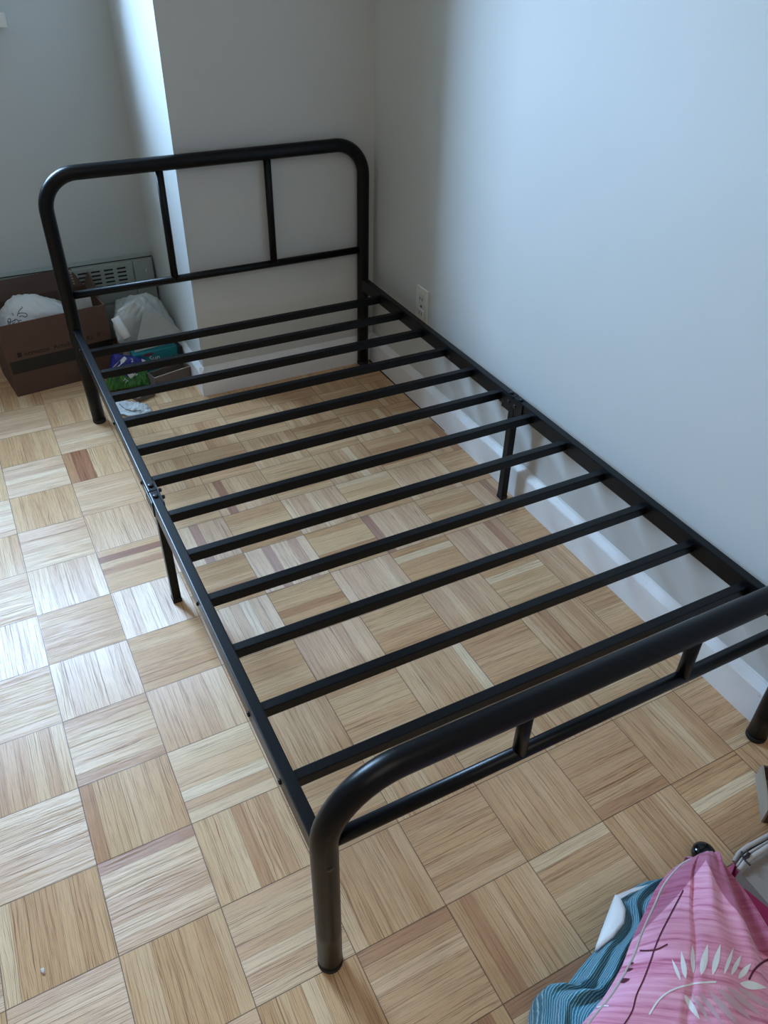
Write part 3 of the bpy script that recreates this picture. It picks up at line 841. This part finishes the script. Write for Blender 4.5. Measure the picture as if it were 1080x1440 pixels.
# teal striped cloth below and left of it
ZT = .13
TO = Vector((.33, -.25, 0))
tl_ = [at(936, 1240, 'z', ZT), at(905, 1241, 'z', ZT), at(874, 1262, 'z', ZT), at(877, 1300, 'z', ZT), at(838, 1336, 'z', ZT), at(806, 1376, 'z', .12), at(793, 1389, 'z', .10), at(776, 1383, 'z', .12), at(764, 1396, 'z', .11), at(763, 1440, 'z', .10), at(760, 1500, 'z', .10)]
tr_ = [at(950, 1243, 'z', ZT + .02), at(938, 1262, 'z', ZT + .02), at(930, 1290, 'z', ZT + .025), at(922, 1320, 'z', ZT + .025), at(905, 1350, 'z', ZT + .025), at(890, 1385, 'z', ZT + .025), at(880, 1400, 'z', ZT + .025), at(868, 1420, 'z', ZT + .025), at(850, 1450, 'z', ZT + .025), at(840, 1480, 'z', ZT + .025), at(810, 1540, 'z', ZT + .025)]
TEAL = thing('striped_bedding', 'teal and white striped bedding cloth bunched under the left edge of the pink heap', 'bedding', TO)
def tealf(s, t):
    a = spl(tl_, s); b = spl(tr_, s); k = (t - .15) / .85; kk = max(0, k)
    p = a.lerp(b, kk)
    p.z += .012 * math.sin(PI * min(1, kk * 1.2)) + .007 * math.sin(kk * 17 + 2.5 * math.sin(s * 9)) * sm(0, .2, kk)
    p.z += .006 * noise.noise(Vector((s * 9, kk * 4, 0)))
    if k < 0:
        h = -k / .1765
        d_ = (a - b); d_.z = 0; d_.normalize(); p += d_ * .010 * min(1, 2 * h); p.z = p.z * (1 - h) + .004 * h
    return p - TO
grid_obj('cloth', tealf, 120, 60, M_tealcloth, TEAL, .003)
# folded back white lining corner
ln = [(866, 1259, .138), (872, 1262, .142), (880, 1280, .146), (878, 1298, .147), (862, 1318, .147), (837, 1338, .137), (846, 1312, .132), (856, 1285, .13)]
bm = bmesh.new(); q = [at(u, v_, 'z', z) - TO for u, v_, z in ln]
c = sum(q, Vector()) / len(q) + Vector((0, 0, .004)); cv = bm.verts.new(c); vs = [bm.verts.new(x) for x in q]
for i in range(len(vs)): bm.faces.new((cv, vs[i], vs[(i + 1) % len(vs)]))
bmesh.ops.subdivide_edges(bm, edges=bm.edges, cuts=2, use_grid_fill=True)
o = bm_obj('lining_corner', bm, M_lining, TEAL, True); m = o.modifiers.new('thickness', 'SOLIDIFY'); m.thickness = .004; m.offset = 0
bm = bmesh.new(); q = [at(u, v_, 'z', .138) - TO for u, v_ in [(866, 1259), (890, 1249), (922, 1241), (915, 1245), (886, 1256), (872, 1264)]]
slab(bm, q, (0, 0, -1), .004); bm_obj('lining_hem', bm, M_lining, TEAL)

# black round knob poking out in front of the pink tip
kp = at(990, 1199, 'z', .03)
KN = thing('round_knob', 'glossy black round knob peeking out from under the pink bedding tip', 'knob', (kp.x, kp.y, 0))
tubeo('base', [(0, 0, 0), (0, 0, .004), (0, 0, .010)], [.016, .016, .009], M_knob, KN, 24)
tubeo('knob_head', [(0, 0, .010), (0, 0, .014), (0, 0, .022), (0, 0, .032), (0, 0, .038), (0, 0, .041), (0, 0, .0415)], [.009, .016, .0205, .0205, .016, .009, .002], M_glossblack, KN, 32)

# folded duvet cover with crimson border and taupe inside, right of the pink heap
DO = Vector((.70, -.22, 0))
DV = thing('folded_duvet_cover', 'folded taupe and crimson duvet cover with tie ribbons at the right edge', 'bedding', DO)
def P2(u, v_, z): return at(u, v_, 'z', z) - DO
slabo('crimson_panel', [P2(1025, 1226, .05), P2(1033, 1214, .06), P2(1046, 1228, .07), P2(1082, 1272, .09), P2(1140, 1345, .10), P2(1140, 1440, .10), P2(1070, 1330, .08), P2(1040, 1262, .05)], (0, 0, -1), .045, M_crimson, DV)
slabo('rose_edge', [P2(1020, 1224, .055), P2(1032, 1213, .062), P2(1034, 1216, .062), P2(1027, 1233, .056)], (0, 0, -1), .05, M_crimson_light, DV)
slabo('taupe_panel', [P2(1040, 1224, .085), P2(1060, 1206, .09), P2(1085, 1190, .095), P2(1180, 1190, .10), P2(1180, 1330, .10), P2(1120, 1322, .10), P2(1082, 1273, .095)], (0, 0, -1), .05, M_taupe, DV)
tubeo('binding', [P2(1032, 1212, .07), P2(1040, 1199, .075), P2(1052, 1190, .08), P2(1068, 1182, .085), P2(1090, 1170, .09), P2(1150, 1140, .09)], .0042, M_binding, DV, 10)
slabo('dark_band', [P2(1033, 1212, .065), P2(1044, 1199, .07), P2(1082, 1178, .075), P2(1150, 1150, .075), P2(1150, 1170, .075), P2(1084, 1192, .075), P2(1045, 1221, .07)], (0, 0, -1), .05, M_darktaupe, DV)
tubeo('binding', [P2(1039, 1224, .092), P2(1048, 1212, .096), P2(1062, 1202, .100), P2(1090, 1184, .105), P2(1150, 1160, .105)], .0042, M_binding, DV, 10)
tubeo('binding', [P2(1036, 1218, .088), P2(1046, 1204, .090), P2(1062, 1194, .092), P2(1090, 1178, .096)], .0022, M_binding, DV, 10)
for pth in ([(1043, 1198, .085), (1044, 1204, .098), (1048, 1210, .104), (1055, 1217, .106)], [(1046, 1206, .104), (1052, 1200, .108), (1051, 1196, .1)], [(1047, 1208, .104), (1052, 1206, .106), (1054, 1200, .1)]):
    tubeo('tie_ribbon', [P2(*p) for p in pth], .0016, M_darktaupe, DV, 8)

# white cloth corner and an open carton corner at the right edge
wc = [at(1074, 1186, 'z', .12), at(1079, 1168, 'z', .13), at(1100, 1150, 'z', .13), at(1150, 1140, 'z', .13), at(1150, 1200, 'z', .12), at(1095, 1205, 'z', .11),
      at(1084, 1195, 'z', .108), at(1140, 1170, 'z', .16)]
o = hull_bag('white_cloth', wc, M_lining, None, 3, .004, 30, .15, .107)
tag(o, 'white cloth corner resting on the duvet cover at the right edge', 'cloth')
CO = Vector((at(1070, 1156, 'z', 0).x, at(1070, 1156, 'z', 0).y, 0))
BX = thing('shipping_carton', 'open pinkish-brown carton with pale flap edge at the far right edge', 'box', CO, math.radians(-42))
boxo('side_wall', (0, .004, 0, .10, 0, .042), M_edge, BX); boxo('front_wall', (.004, .16, 0, .004, 0, .040), M_card, BX)
boxo('rear_wall', (.004, .16, .096, .10, 0, .042), M_card, BX); boxo('bottom', (.004, .16, .004, .096, 0, .004), M_browngrey, BX)
boxo('side_wall', (.156, .16, .004, .096, .004, .040), M_card, BX)
